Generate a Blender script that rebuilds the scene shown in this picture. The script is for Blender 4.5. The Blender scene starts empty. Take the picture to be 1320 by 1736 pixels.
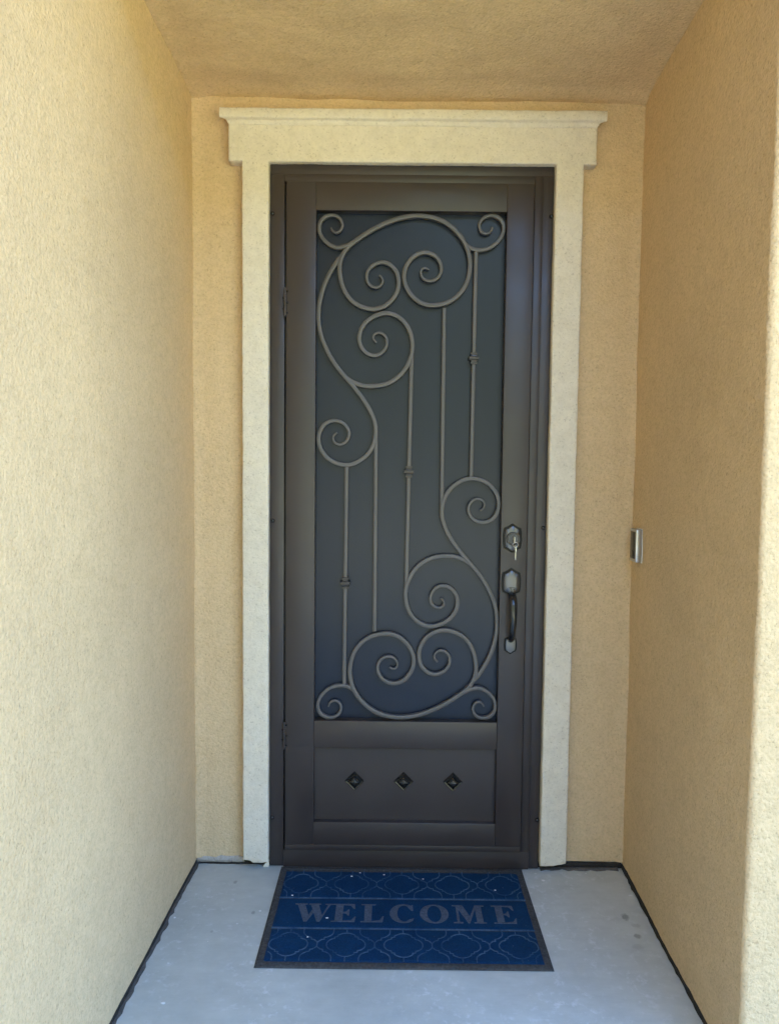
import bpy, bmesh, math, random
from mathutils import Vector, Matrix, noise

random.seed(7)
scene = bpy.context.scene
col = scene.collection
rad = math.radians

# ------------------------------------------------------------------ camera
F_PX, PH = 1259.477, 1736.0
CAM = Vector((-0.0606, -2.6174, 1.4423))
PITCH, ROLL, YAW = -0.0605, 0.0106, -0.0017
cam_d = bpy.data.cameras.new('camera')
cam = bpy.data.objects.new('camera', cam_d)
col.objects.link(cam)
cam_d.sensor_fit = 'VERTICAL'
cam_d.sensor_height = 36.0
cam_d.lens = 36.0 * F_PX / PH
cam_d.clip_start = 0.02
cam_d.clip_end = 2000
fwd = Vector((math.sin(YAW) * math.cos(PITCH), math.cos(YAW) * math.cos(PITCH), math.sin(PITCH)))
rgt = Vector((math.cos(YAW), -math.sin(YAW), 0))
upv = rgt.cross(fwd)
r2 = rgt * math.cos(ROLL) + upv * math.sin(ROLL)
u2 = -rgt * math.sin(ROLL) + upv * math.cos(ROLL)
m = Matrix((r2, u2, -fwd)).transposed().to_4x4()
m.translation = CAM
cam.matrix_world = m
scene.camera = cam

# ------------------------------------------------------------------ sky and sun
SUN_ELEV, SUN_AZ = rad(50), rad(-42)       # behind the house, to its left (azimuth from +Y towards +X)
world = bpy.data.worlds.new('World')
scene.world = world
world.use_nodes = True
wn = world.node_tree
wn.nodes.clear()
sky = wn.nodes.new('ShaderNodeTexSky')
sky.sky_type = 'NISHITA'
sky.sun_disc = False
sky.sun_elevation = SUN_ELEV
sky.sun_rotation = SUN_AZ
sky.dust_density = 1.0
sky.ozone_density = 6.0
bg = wn.nodes.new('ShaderNodeBackground')
bg.inputs['Strength'].default_value = 0.15
wo = wn.nodes.new('ShaderNodeOutputWorld')
wn.links.new(sky.outputs[0], bg.inputs[0])
wn.links.new(bg.outputs[0], wo.inputs[0])
sun_d = bpy.data.lights.new('sun', 'SUN')
sun_d.energy = 3.0
sun_d.angle = rad(0.5)
sun_d.color = (1.0, 0.91, 0.77)
sun = bpy.data.objects.new('sun', sun_d)
col.objects.link(sun)
sdir = Vector((math.sin(SUN_AZ) * math.cos(SUN_ELEV), math.cos(SUN_AZ) * math.cos(SUN_ELEV), math.sin(SUN_ELEV)))
sun.rotation_euler = sdir.to_track_quat('Z', 'Y').to_euler()
sun.location = sdir * 20

vs = scene.view_settings
vs.view_transform = 'Standard'
vs.look = 'None'
vs.gamma = 1.0
vs.use_curve_mapping = False
vs.exposure = 4.15
scene.cycles.max_bounces = 8
scene.cycles.diffuse_bounces = 6
scene.cycles.glossy_bounces = 3
scene.cycles.transmission_bounces = 0
scene.cycles.caustics_reflective = False

# ------------------------------------------------------------------ materials
def mat(name, colour, rough=0.6, metal=0.0, spec=0.5):
    m = bpy.data.materials.new(name)
    m.use_nodes = True
    b = m.node_tree.nodes['Principled BSDF']
    b.inputs['Base Color'].default_value = (*colour, 1)
    b.inputs['Roughness'].default_value = rough
    b.inputs['Metallic'].default_value = metal
    b.inputs['Specular IOR Level'].default_value = spec
    return m, m.node_tree, b

def N(nt, t, **kw):
    n = nt.nodes.new(t)
    for k, v in kw.items():
        if k in n.inputs:
            n.inputs[k].default_value = v
        else:
            setattr(n, k, v)
    return n

def coords(nt, scale=(1, 1, 1)):
    g = N(nt, 'ShaderNodeNewGeometry')
    mp = N(nt, 'ShaderNodeMapping')
    mp.inputs['Scale'].default_value = scale
    nt.links.new(g.outputs['Position'], mp.inputs['Vector'])
    return mp.outputs[0]

def noise_tex(nt, vec, scale, detail=2.0, rough=0.5):
    n = N(nt, 'ShaderNodeTexNoise')
    n.inputs['Scale'].default_value = scale
    n.inputs['Detail'].default_value = detail
    n.inputs['Roughness'].default_value = rough
    nt.links.new(vec, n.inputs['Vector'])
    return n.outputs['Fac']

def ramp(nt, fac, stops):
    r = N(nt, 'ShaderNodeValToRGB')
    el = r.color_ramp.elements
    while len(el) < len(stops):
        el.new(0.5)
    for e, (p, c) in zip(el, stops):
        e.position = p
        e.color = (*c, 1) if len(c) == 3 else c
    nt.links.new(fac, r.inputs[0])
    return r.outputs[0]

def mix(nt, fac, a, b, mode='MIX'):
    n = N(nt, 'ShaderNodeMix', data_type='RGBA', blend_type=mode)
    for s, v in ((n.inputs[0], fac), (n.inputs[6], a), (n.inputs[7], b)):
        if isinstance(v, (int, float)):
            s.default_value = v
        elif isinstance(v, tuple):
            s.default_value = (*v, 1)
        else:
            nt.links.new(v, s)
    return n.outputs[2]

def math_n(nt, op, a, b=None, clamp=False):
    n = N(nt, 'ShaderNodeMath', operation=op, use_clamp=clamp)
    for s, v in zip(n.inputs, (a, b)):
        if v is None:
            continue
        if isinstance(v, (int, float)):
            s.default_value = v
        else:
            nt.links.new(v, s)
    return n.outputs[0]

def bump(nt, b, height, strength, dist, prev=None):
    n = N(nt, 'ShaderNodeBump')
    n.inputs['Strength'].default_value = strength
    n.inputs['Distance'].default_value = dist
    nt.links.new(height, n.inputs['Height'])
    if prev is not None:
        nt.links.new(prev, n.inputs['Normal'])
    nt.links.new(n.outputs[0], b.inputs['Normal'])
    return n.outputs[0]

def stucco(name, c, vary=0.045, grain=1.0):
    m, nt, b = mat(name, c, 0.88, 0, 0.25)
    v = coords(nt)
    lo = noise_tex(nt, v, 2.3, 2, 0.6)
    mid = noise_tex(nt, v, 28, 1, 0.6)
    dk = tuple(x * (1 - vary) for x in c)
    lt = tuple(min(1, x * (1 + vary)) for x in c)
    base = ramp(nt, lo, [(0.3, dk), (0.7, lt)])
    spk = ramp(nt, mid, [(0.3, (0.94, 0.935, 0.93)), (0.62, (1.0, 1.0, 1.0))])
    base = mix(nt, 1.0, base, spk, 'MULTIPLY')
    # sand grain shading put into the colour, where bump alone shows little
    gr = noise_tex(nt, v, 105, 2, 0.7)
    gm = ramp(nt, gr, [(0.34, (1 - .095 * grain, 1 - .10 * grain, 1 - .105 * grain)), (0.5, (1.0, 1.0, 1.0)), (0.68, (1 + .06 * grain,) * 3)])
    base = mix(nt, 1.0, base, gm, 'MULTIPLY')
    # tiny dark pinholes of the sand finish
    pit = noise_tex(nt, v, 150, 1, 0.5)
    pm = ramp(nt, pit, [(0.26, (0.62, 0.58, 0.54)), (0.36, (1, 1, 1))])
    base = mix(nt, 0.6, base, mix(nt, 1.0, base, pm, 'MULTIPLY'))
    nt.links.new(base, b.inputs['Base Color'])
    g1 = noise_tex(nt, v, 170, 1, 0.65)
    p = bump(nt, b, g1, 0.7 * grain, 0.003)
    g2 = noise_tex(nt, v, 75, 1, 0.6)
    p = bump(nt, b, g2, 0.5 * grain, 0.005, p)
    return m

M_WALL = stucco('tan_stucco', (0.648, 0.474, 0.275))
M_TRIM = stucco('cream_stucco_trim', (0.72, 0.642, 0.512), 0.03, 0.55)

def make_bronze(name, c, rough=0.42):
    m, nt, b = mat(name, c, rough, 0.0, 0.5)
    v = coords(nt)
    r = ramp(nt, noise_tex(nt, v, 6, 4, 0.6), [(0.3, (rough - .05,) * 3), (0.7, (rough + .08,) * 3)])
    nt.links.new(r, b.inputs['Roughness'])
    cc = ramp(nt, noise_tex(nt, v, 3.1, 3, 0.6), [(0.3, tuple(x * .9 for x in c)), (0.7, tuple(x * 1.12 for x in c))])
    nt.links.new(cc, b.inputs['Base Color'])
    bump(nt, b, noise_tex(nt, v, 420, 2, 0.5), 0.06, 0.001)
    return m

M_BRONZE = make_bronze('bronze_powder_coat', (0.039, 0.030, 0.028), 0.36)
M_IRON = make_bronze('bronze_forged_bar', (0.092, 0.084, 0.081), 0.38)
M_BLACK = make_bronze('black_gloss_hardware', (0.012, 0.012, 0.013), 0.2)
M_STEEL, _, _ = mat('brushed_steel', (0.62, 0.61, 0.58), 0.3, 1.0)
M_KEY, _, _ = mat('nickel_key', (0.72, 0.70, 0.62), 0.28, 1.0)
M_DARKGAP = stucco('dark_weep_screed', (0.028, 0.025, 0.022), 0.3, 1.0)
M_GROUT = stucco('dirty_mortar_joint', (0.085, 0.078, 0.07), 0.4, 1.6)
M_CHIP = stucco('broken_stucco_edge', (0.45, 0.41, 0.36), 0.25, 1.4)

def make_screen():
    m, nt, b = mat('dark_security_mesh', (0.010, 0.015, 0.024), 0.30, 0.0, 0.33)
    v = coords(nt)
    c = ramp(nt, noise_tex(nt, coords(nt, (1, 1, 0.15)), 5, 3, 0.5), [(0.3, (0.007, 0.012, 0.025)), (0.7, (0.010, 0.017, 0.033))])
    nt.links.new(c, b.inputs['Base Color'])
    bump(nt, b, noise_tex(nt, v, 700, 1, 0.5), 0.08, 0.0008)
    return m
M_SCREEN = make_screen()

def make_concrete(name, base, stains=False):
    m, nt, b = mat(name, base, 0.72, 0, 0.3)
    v = coords(nt)
    lo = ramp(nt, noise_tex(nt, v, 1.7, 5, 0.6), [(0.3, tuple(x * .82 for x in base)), (0.72, tuple(x * 1.12 for x in base))])
    sw = ramp(nt, noise_tex(nt, coords(nt, (1, 1.8, 1)), 11, 5, 0.65), [(0.3, (0.90, 0.91, 0.91)), (0.7, (1.05,) * 3)])
    c = mix(nt, 1.0, lo, sw, 'MULTIPLY')
    # pale mineral bloom in spots
    ef = noise_tex(nt, v, 34, 4, 0.7)
    em = noise_tex(nt, v, 3.0, 3, 0.6)
    k = math_n(nt, 'MULTIPLY', ramp(nt, ef, [(0.53, (0, 0, 0)), (0.66, (1, 1, 1))]), ramp(nt, em, [(0.40, (0, 0, 0)), (0.58, (1, 1, 1))]))
    c = mix(nt, math_n(nt, 'MULTIPLY', k, 0.5), c, (0.78, 0.80, 0.82))
    if stains:
        for (sx, sy, rx, ry, s) in ((0.709, -0.300, 0.014, 0.020, .55), (0.716, -0.398, 0.013, 0.014, .5), (0.730, -0.345, 0.016, 0.013, .2),
                                    (0.70, -0.45, 0.02, 0.015, .15), (-0.585, -0.125, .008, .012, .4), (-0.49, -0.30, .007, .011, .4), (-0.60, -0.40, .006, .009, .25)):
            g = N(nt, 'ShaderNodeNewGeometry')
            mp = N(nt, 'ShaderNodeMapping', vector_type='POINT')
            mp.inputs['Location'].default_value = (-sx / rx, -sy / ry, 0)
            mp.inputs['Scale'].default_value = (1 / rx, 1 / ry, 0)
            nt.links.new(g.outputs['Position'], mp.inputs[0])
            ln = N(nt, 'ShaderNodeVectorMath', operation='LENGTH')
            nt.links.new(mp.outputs[0], ln.inputs[0])
            d = math_n(nt, 'ADD', ln.outputs['Value'], math_n(nt, 'MULTIPLY', noise_tex(nt, v, 90, 2, .5), 0.9))
            f = ramp(nt, d, [(0.0, (s,) * 3), (1.05, (s,) * 3), (1.5, (0, 0, 0))])
            f.node.color_ramp.elements[0].position = 0.0
            dd = math_n(nt, 'MULTIPLY', d, 0.5)
            f = ramp(nt, dd, [(0.0, (s,) * 3), (0.5, (s,) * 3), (0.75, (0, 0, 0))])
            c = mix(nt, f, c, (0.10, 0.11, 0.09))
        # hairline trowel marks
        hl = noise_tex(nt, coords(nt, (3, 40, 1)), 4, 3, 0.7)
        c = mix(nt, 1.0, c, ramp(nt, hl, [(0.25, (0.96,) * 3), (0.5, (1,) * 3)]), 'MULTIPLY')
    nt.links.new(c, b.inputs['Base Color'])
    p = bump(nt, b, noise_tex(nt, v, 260, 3, 0.6), 0.25, 0.0012)
    bump(nt, b, noise_tex(nt, v, 14, 4, 0.6), 0.25, 0.003, p)
    nt.links.new(ramp(nt, ef, [(0.3, (0.55,) * 3), (0.7, (0.8,) * 3)]), b.inputs['Roughness'])
    return m
M_SLAB = make_concrete('porch_concrete', (0.54, 0.572, 0.535), True)
M_BACKDROP = stucco('olive_backdrop', (0.066, 0.074, 0.036), 0.35, 1.0)
M_LAWN = make_concrete('dry_lawn_ground', (0.40, 0.355, 0.095))  # dry lawn; yellow-green colour chosen to tint light bounced up into the recess
M_ROAD = make_concrete('street_concrete', (0.27, 0.27, 0.265))

def make_carpet(name, c, fuzz=1.0, sc=330):
    m, nt, b = mat(name, c, 0.9, 0, 0.15)
    v = coords(nt)
    f = noise_tex(nt, v, sc, 3, 0.7)
    lo = noise_tex(nt, v, 7, 4, 0.65)
    a = ramp(nt, f, [(0.25, tuple(x * .55 for x in c)), (0.7, tuple(x * 1.35 for x in c))])
    d = ramp(nt, lo, [(0.3, (0.82,) * 3), (0.7, (1.12, 1.1, 1.06))])
    cc = mix(nt, 1.0, a, d, 'MULTIPLY')
    sp = ramp(nt, noise_tex(nt, v, 120, 2, 0.5), [(0.72, (0, 0, 0)), (0.80, (1, 1, 1))])
    cc = mix(nt, math_n(nt, 'MULTIPLY', sp, 0.35), cc, (0.22, 0.26, 0.32))
    nt.links.new(cc, b.inputs['Base Color'])
    bump(nt, b, f, 0.8 * fuzz, 0.003)
    return m
M_CARPET = make_carpet('navy_carpet_pile', (0.0028, 0.030, 0.083))
M_RUBBER = make_carpet('grey_rubber_edge', (0.055, 0.055, 0.055), 0.4, 120)
M_RIDGE = make_carpet('faded_rubber_ridge', (0.046, 0.088, 0.150), 0.4, 160)
def wear(m, navy):
    nt = m.node_tree
    b = nt.nodes['Principled BSDF']
    src = b.inputs['Base Color'].links[0].from_socket
    f = ramp(nt, noise_tex(nt, coords(nt), 13, 4, 0.65), [(0.36, (0.85,) * 3), (0.58, (0.05,) * 3)])
    nt.links.new(mix(nt, f, src, navy), b.inputs['Base Color'])
wear(M_RIDGE, (0.008, 0.036, 0.088))
M_LETTER = make_carpet('faded_rubber_letter', (0.064, 0.084, 0.118), 0.4, 160)
M_FLAKE, _, _ = mat('white_paint_flake', (0.75, 0.75, 0.73), 0.7)
M_LENS, _, _ = mat('black_glossy_plastic', (0.008, 0.008, 0.009), 0.12)
M_SATIN, _, _ = mat('satin_nickel_shell', (0.55, 0.55, 0.54), 0.34, 0.9)
M_ROOF = stucco('brown_roof_tile', (0.22, 0.15, 0.11), 0.2)

# ------------------------------------------------------------------ helpers
def link(name, me, material, parent=None, smooth=None):
    o = bpy.data.objects.new(name, me)
    col.objects.link(o)
    if material is not None:
        me.materials.append(material)
    if parent is not None:
        o.parent = parent
    if smooth is not None:
        for p in me.polygons:
            p.use_smooth = True
        if smooth < 180:
            try:
                me.set_sharp_from_angle(angle=rad(smooth))
            except Exception:
                pass
    return o

def from_bm(name, bm, material, parent=None, smooth=None):
    me = bpy.data.meshes.new(name)
    bmesh.ops.recalc_face_normals(bm, faces=bm.faces)
    bm.to_mesh(me)
    bm.free()
    return link(name, me, material, parent, smooth)

def empty(name, loc=(0, 0, 0), label=None, cat=None, group=None):
    o = bpy.data.objects.new(name, None)
    col.objects.link(o)
    o.location = loc
    o.empty_display_size = 0.05
    if label:
        tag(o, label, cat, group)
    return o

def tag(o, label, cat=None, group=None, kind=None):
    if label:
        o['label'] = label
    if cat:
        o['category'] = cat
    if group:
        o['group'] = group
    if kind:
        o['kind'] = kind
    return o

def bm_box(bm, x0, x1, y0, y1, z0, z1, bev=0.0, seg=2):
    vsx = [bm.verts.new((x, y, z)) for z in (z0, z1) for y in (y0, y1) for x in (x0, x1)]
    fs = [bm.faces.new([vsx[i] for i in f]) for f in ((0, 2, 3, 1), (4, 5, 7, 6), (0, 1, 5, 4), (2, 6, 7, 3), (0, 4, 6, 2), (1, 3, 7, 5))]
    if bev > 0:
        ed = list({e for f in fs for e in f.edges})
        bmesh.ops.bevel(bm, geom=ed, offset=bev, segments=seg, profile=0.5, affect='EDGES')
    return bm

def box(name, x0, x1, y0, y1, z0, z1, material, parent=None, bev=0.0, seg=2):
    bm = bmesh.new()
    bm_box(bm, x0, x1, y0, y1, z0, z1, bev, seg)
    return from_bm(name, bm, material, parent, 35 if bev else None)

def nz(p, s, seed=0.0):
    return noise.noise(Vector((p[0] * s + seed, p[1] * s + seed * 1.7, p[2] * s - seed)))

def stucco_box(name, x0, x1, y0, y1, z0, z1, material, parent, bev=0.006, step=0.014, amp=0.0011, prof=None):
    """rounded, slightly wavy plastered box"""
    bm = bmesh.new()
    bm_box(bm, x0, x1, y0, y1, z0, z1, bev, 3)
    if prof:
        prof(bm)
    for ax, (a, b) in enumerate(((x0, x1), (y0, y1), (z0, z1))):
        n = int((b - a) / step)
        for i in range(1, n):
            no = [0, 0, 0]; no[ax] = 1
            co = [0, 0, 0]; co[ax] = a + (b - a) * i / n
            bmesh.ops.bisect_plane(bm, geom=bm.verts[:] + bm.edges[:] + bm.faces[:], plane_co=co, plane_no=no, dist=1e-6)
    bm.normal_update()
    for v in bm.verts:
        d = nz(v.co, 38, 3) * amp + nz(v.co, 9, 8) * amp * 1.6 + nz(v.co, 110, 5) * amp * 0.5
        v.co += v.normal * d
    return from_bm(name, bm, material, parent, 180)

def grid_strip(name, path, zs, material, parent, amp=0.003, flip=False, ripple=None):
    """vertical wall: plan path [(x,y)...] x heights [z...]"""
    bm = bmesh.new()
    rows = []
    nrm = []
    for i in range(len(path)):
        a = Vector(path[max(0, i - 1)]); b = Vector(path[min(len(path) - 1, i + 1)])
        t = (b - a).normalized()
        nrm.append(Vector((t.y, -t.x, 0)))
    for z in zs:
        row = []
        for (x, y), n in zip(path, nrm):
            p = Vector((x, y, z))
            d = nz(p, 3.2, 1) * amp + nz(p, 11, 2) * amp * 0.45 + nz(p, 40, 6) * amp * 0.16
            row.append(bm.verts.new(p + n * d))
        rows.append(row)
    for r0, r1 in zip(rows, rows[1:]):
        for i in range(len(path) - 1):
            bm.faces.new((r0[i], r0[i + 1], r1[i + 1], r1[i]))
    me = bpy.data.meshes.new(name)
    if flip:
        bmesh.ops.reverse_faces(bm, faces=bm.faces)
    bm.to_mesh(me); bm.free()
    return link(name, me, material, parent, 180)

def frange(a, b, n):
    return [a + (b - a) * i / n for i in range(n + 1)]

# ------------------------------------------------------------------ ground and porch floor
XL0, XR0 = -0.752, 0.7916
def xl(y): return XL0 + 0.0166 * y
def xr(y): return XR0 + 0.0246 * y
YF = -0.957                       # front face of the right-hand wall
ZW = 0.013                        # stucco stops this far above the slab
YC = YF                          # front edge of the recess ceiling
def zceil(y): return 2.699 - 0.069 * y
ZC = 2.699

bm = bmesh.new()
S = 600
for p in ((-S, -S), (S, -S), (S, S), (-S, S)):
    bm.verts.new((p[0], p[1], -0.16))
bm.faces.new(bm.verts[:])
ground = from_bm('ground', bm, M_LAWN)
tag(ground, 'unseen sunlit dry lawn in front of the house, coloured for warm bounce light', None, None, 'structure')

bm = bmesh.new()
bm_box(bm, -120, 120, -15.5, -8.5, -0.25, -0.155)  # unseen street sheet, added to turn the door screen's reflection neutral
road = from_bm('road', bm, M_ROAD)
tag(road, 'unseen pale grey street added to neutralise the door screen reflection', None, None, 'structure')

# unseen slope, added to block low sky and darken the door screen's reflection
bm = bmesh.new()
hp = [(-16, -0.2), (-17, 0.25), (-20, 2.6), (-25, 6.8), (-32, 12.6), (-45, 20.5), (-70, 30.0), (-120, 27.0)]
cols = []
for i in range(41):
    x = -160 + 8 * i
    cols.append([bm.verts.new((x, y - 0.0022 * x * x * 0.0 + 1.5 * nz((x, y, 0), .08, 3), z * (1 + .22 * nz((x, 0, 0), .05, 6)) + (.25 * nz((x, y, 0), .3, 1) if z > 0 else 0))) for y, z in hp])
for a, b in zip(cols, cols[1:]):
    for k in range(len(hp) - 1):
        bm.faces.new((a[k], a[k + 1], b[k + 1], b[k]))
backdrop_obj = from_bm('backdrop', bm, M_BACKDROP, None, 180)
tag(backdrop_obj, 'unseen green hillside across the street facing the house', None, None, 'structure')

bm = bmesh.new()
bm_box(bm, -1.2, 1.4, -4.6, 0.05, -0.15, 0.0, 0.006, 2)  # front run lengthened out of view to bounce blue light onto lower walls
slab = from_bm('porch_floor', bm, M_SLAB, None, 40)
tag(slab, 'grey concrete porch floor slab with pale bloom and two dark spots', None, None, 'structure')

# ------------------------------------------------------------------ the house
house = empty('house', (0, 0, 0), 'tan stucco house entry recess with cream trim around the door', 'house')

# door wall, with an opening for the door
OX, OZ = 0.470, 2.460
xs = frange(XL0 - 0.02, -OX, 20) + frange(-OX, OX, 60)[1:] + frange(OX, XR0 + 0.02, 22)[1:]
zs = frange(ZW + 0.008, OZ, 160) + frange(OZ, 2.76, 20)[1:]
bm = bmesh.new()
vv = {}
for j, z in enumerate(zs):
    for i, x in enumerate(xs):
        p = Vector((x, 0, z))
        d = nz(p, 3.0, 21) * 0.003 + nz(p, 10, 12) * 0.0015 + nz(p, 42, 5) * 0.0004
        # plaster runs up thicker in the top corners and into the side walls
        e = min(abs(x - XL0), abs(x - XR0))
        d += 0.010 * math.exp(-(e / 0.012) ** 2)
        vv[i, j] = bm.verts.new((x, -d, z))
for j in range(len(zs) - 1):
    for i in range(len(xs) - 1):
        if xs[i] >= -OX - 1e-6 and xs[i + 1] <= OX + 1e-6 and zs[j + 1] <= OZ + 1e-6:
            continue
        bm.faces.new((vv[i, j], vv[i + 1, j], vv[i + 1, j + 1], vv[i, j + 1]))
bmesh.ops.delete(bm, geom=[v for v in bm.verts if not v.link_faces], context='VERTS')
me = bpy.data.meshes.new('wall'); bm.to_mesh(me); bm.free()
door_wall = link('wall', me, M_WALL, house, 180)

zs_side = frange(ZW, 3.2, 230)
# left wall runs on past the recess to the garage front
path = [(xl(y), y) for y in frange(0.03, -1.6, 120)] + [(xl(y), y) for y in frange(-1.6, -4.2, 30)[1:]] + [(-1.5, -4.22), (-3.5, -4.22), (-5.5, -4.22)]
left_wall = grid_strip('wall', path, zs_side, M_WALL, house, 0.0035)
tag(left_wall, 'brightly lit left side wall')
# right wall, rounded corner, front face
r = 0.013
path = [(4.5, YF), (3.0, YF), (2.2, YF)] + [(x, YF) for x in frange(1.9, xr(YF) + r, 70)]
for k in range(1, 6):
    a = k / 6 * math.pi / 2
    path.append((xr(YF) + r - r * math.sin(a), YF + r - r * math.cos(a)))
path += [(xr(y), y) for y in frange(YF + r, 0.03, 80)]
right_wall = grid_strip('wall', path, zs_side, M_WALL, house, 0.0035)
tag(right_wall, 'shaded right side wall turning the corner to the bright house front')
# outer walls, unseen from the porch but closing the house
path = [(-5.5, -4.22), (-5.5, 6.0), (4.5, 6.0), (4.5, YF)]
grid_strip('wall', path, [-.15, 3.2], M_WALL, house, 0.0)
# ceiling of the recess, hand-trowelled, bulging where it meets the walls
bm = bmesh.new()
nx, ny = 110, 80
g = {}
for j in range(ny + 1):
    y = 0.03 + (YC - 0.03) * j / ny
    for i in range(nx + 1):
        x = xl(y) - 0.03 + (xr(y) - xl(y) + 0.06) * i / nx
        p = Vector((x, y, 0))
        d = nz((x * 2.2, y * 2.6, 0), 1.6, 4) * 0.008 + nz((x * 3, y * 5, 0), 2.4, 9) * 0.0022 + nz(p, 14, 2) * 0.0016
        d += nz((x * 1.6, y * 14, 0), 1.5, 2) * 0.006 * math.exp(-abs(y) / 0.14)
        sagm = 0.016 * math.exp(-((abs(y) - 0.0) / 0.05) ** 2) * (0.4 + 0.6 * (x + .75) / 1.5)
        e = min(x - xl(y), xr(y) - x)
        sagm += 0.010 * math.exp(-(max(e, 0) / 0.03) ** 2)
        g[i, j] = bm.verts.new((x, y, zceil(y) + d - sagm + 0.006))
for j in range(ny):
    for i in range(nx):
        bm.faces.new((g[i, j], g[i, j + 1], g[i + 1, j + 1], g[i + 1, j]))
me = bpy.data.meshes.new('ceiling'); bm.to_mesh(me); bm.free()
link('ceiling', me, M_WALL, house, 180)
# wall above the recess opening
box('lintel_wall', xl(YC) - 0.02, xr(YC) + 0.014, YC, YC + 0.2, zceil(YC) + 0.004, 3.2, M_WALL, house, 0.01)
# roof, eaves widened to cut sky light on the upper left wall
bm = bmesh.new()
pl = [(-5.8, -4.5), (0.0, -4.5), (0.0, YF - 0.8), (4.8, YF - 0.8), (4.8, 6.3), (-5.8, 6.3)]
lo = [bm.verts.new((x, y, 3.2)) for x, y in pl]
hi = [bm.verts.new((x, y, 3.36)) for x, y in pl]
bm.faces.new(lo[::-1]); bm.faces.new(hi)
for i in range(6):
    bm.faces.new((lo[i], lo[(i + 1) % 6], hi[(i + 1) % 6], hi[i]))
from_bm('roof', bm, M_ROOF, house)

# weep screeds: dark strips under the plaster, set back
def strip_along(name, pts, depth, z0, z1, material, jitter, step=0.02, wid=0.012):
    """irregular bead along a plan polyline; pts on the wall line, grows along 'depth' direction"""
    bm = bmesh.new()
    prev = None
    L = []
    for (a, b) in zip(pts, pts[1:]):
        a = Vector((*a, 0)); b = Vector((*b, 0))
        n = max(1, int((b - a).length / step))
        for i in range(n):
            L.append(a.lerp(b, i / n))
    L.append(Vector((*pts[-1], 0)))
    d = Vector((*depth, 0))
    for p in L:
        w = wid * (1 + jitter * nz(p, 30, 4) + jitter * .6 * nz(p, 90, 7))
        h = z1 * (1 + 0.5 * jitter * nz(p, 45, 2))
        ring = [p + Vector((0, 0, z0)), p + d * w + Vector((0, 0, z0)), p + d * w * .8 + Vector((0, 0, h * .7)), p + d * w * .3 + Vector((0, 0, h)), p + Vector((0, 0, h))]
        ring = [bm.verts.new(v) for v in ring]
        if prev:
            for k in range(4):
                bm.faces.new((prev[k], prev[k + 1], ring[k + 1], ring[k]))
        prev = ring
    return from_bm(name, bm, material, house, 180)

strip_along('weep_screed', [(xl(0) - .002, 0), (xl(-2.2) - .002, -2.2)], (1, 0), -0.002, 0.0125, M_DARKGAP, 0.5, wid=0.004)
strip_along('mortar_joint', [(xl(0) - .004, -.002), (xl(-2.2) - .004, -2.2)], (1, 0), -0.002, 0.0035, M_GROUT, 0.6, wid=0.0165)
strip_along('weep_screed', [(xr(0) + .004, 0), (xr(-.95) + .004, -.95)], (-1, 0), -0.002, 0.016, M_DARKGAP, 0.35, wid=0.010)
strip_along('weep_screed', [(xl(0) + .01, 0.0), (-0.48, 0.0)], (0, -1), -0.002, 0.008, M_DARKGAP, 0.8, wid=0.008)
strip_along('mortar_joint', [(xl(0) + .004, 0.002), (-0.577, 0.002)], (0, -1), 0.007, 0.026, M_CHIP, 0.5, wid=0.009)
strip_along('weep_screed', [(0.48, 0.0), (xr(0) - .004, 0.0)], (0, -1), -0.002, 0.019, M_DARKGAP, 0.4, wid=0.008)
strip_along('mortar_joint', [(0.49, -0.012), (xr(0) - .02, -0.008)], (0, -1), -0.002, 0.004, M_GROUT, 1.1, wid=0.016)

# cream plaster surround of the door
surround = empty('door_surround')
surround.parent = house
tag(surround, 'cream plaster trim with stepped cornice')
TY = -0.045
CI = 0.4848
def ragged_bottom(amount, x_in):
    def f(bm):
        pass
    return f
# one plaster body: two legs and a wider head, rounded arrises
RI = 0.0055                        # arris radius
bx = [-0.6205, -0.5755, -CI, CI, 0.5785, 0.6205]
def seg(a, b, st=0.015):
    n = max(1, round((b - a) / st))
    return [a + (b - a) * q / n for q in range(n)]
gx = [-0.6205 + RI]
for a, b in ((-0.6205 + RI, -0.5755 + RI), (-0.5755 + RI, -CI - RI), (-CI - RI, CI + RI), (CI + RI, 0.5785 - RI), (0.5785 - RI, 0.6205 - RI)):
    gx += seg(a, b)[1:] + [b]
gz = [0.024 + RI]
for a, b in ((0.024 + RI, 2.468 + RI), (2.468 + RI, 2.590)):
    gz += seg(a, b)[1:] + [b]
bm = bmesh.new()
gv = {}
def inside(x, z):
    if z > 2.468 + RI:
        return True
    return -0.5755 + RI < x < -CI - RI or CI + RI < x < 0.5785 - RI
def gvert(i, j):
    if (i, j) not in gv:
        gv[i, j] = bm.verts.new((gx[i], TY, gz[j]))
    return gv[i, j]
for i in range(len(gx) - 1):
    for j in range(len(gz) - 1):
        if inside((gx[i] + gx[i + 1]) / 2, (gz[j] + gz[j + 1]) / 2):
            bm.faces.new((gvert(i, j), gvert(i + 1, j), gvert(i + 1, j + 1), gvert(i, j + 1)))
bound = [e for e in bm.edges if len(e.link_faces) == 1]
outw = {}
for e in bound:
    c = e.link_faces[0].calc_center_median()
    mid = (e.verts[0].co + e.verts[1].co) / 2
    t = e.verts[1].co - e.verts[0].co
    d = Vector((0, 0, 1)) if abs(t.x) > abs(t.z) else Vector((1, 0, 0))
    if d.dot(mid - c) < 0:
        d = -d
    for v in e.verts:
        o = outw.setdefault(v, Vector((0, 0, 0)))
        if abs(o.dot(d)) < 0.5:
            outw[v] = o + d
base_co = {v: v.co.copy() for v in outw}
prev = {v: v for v in outw}
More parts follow.
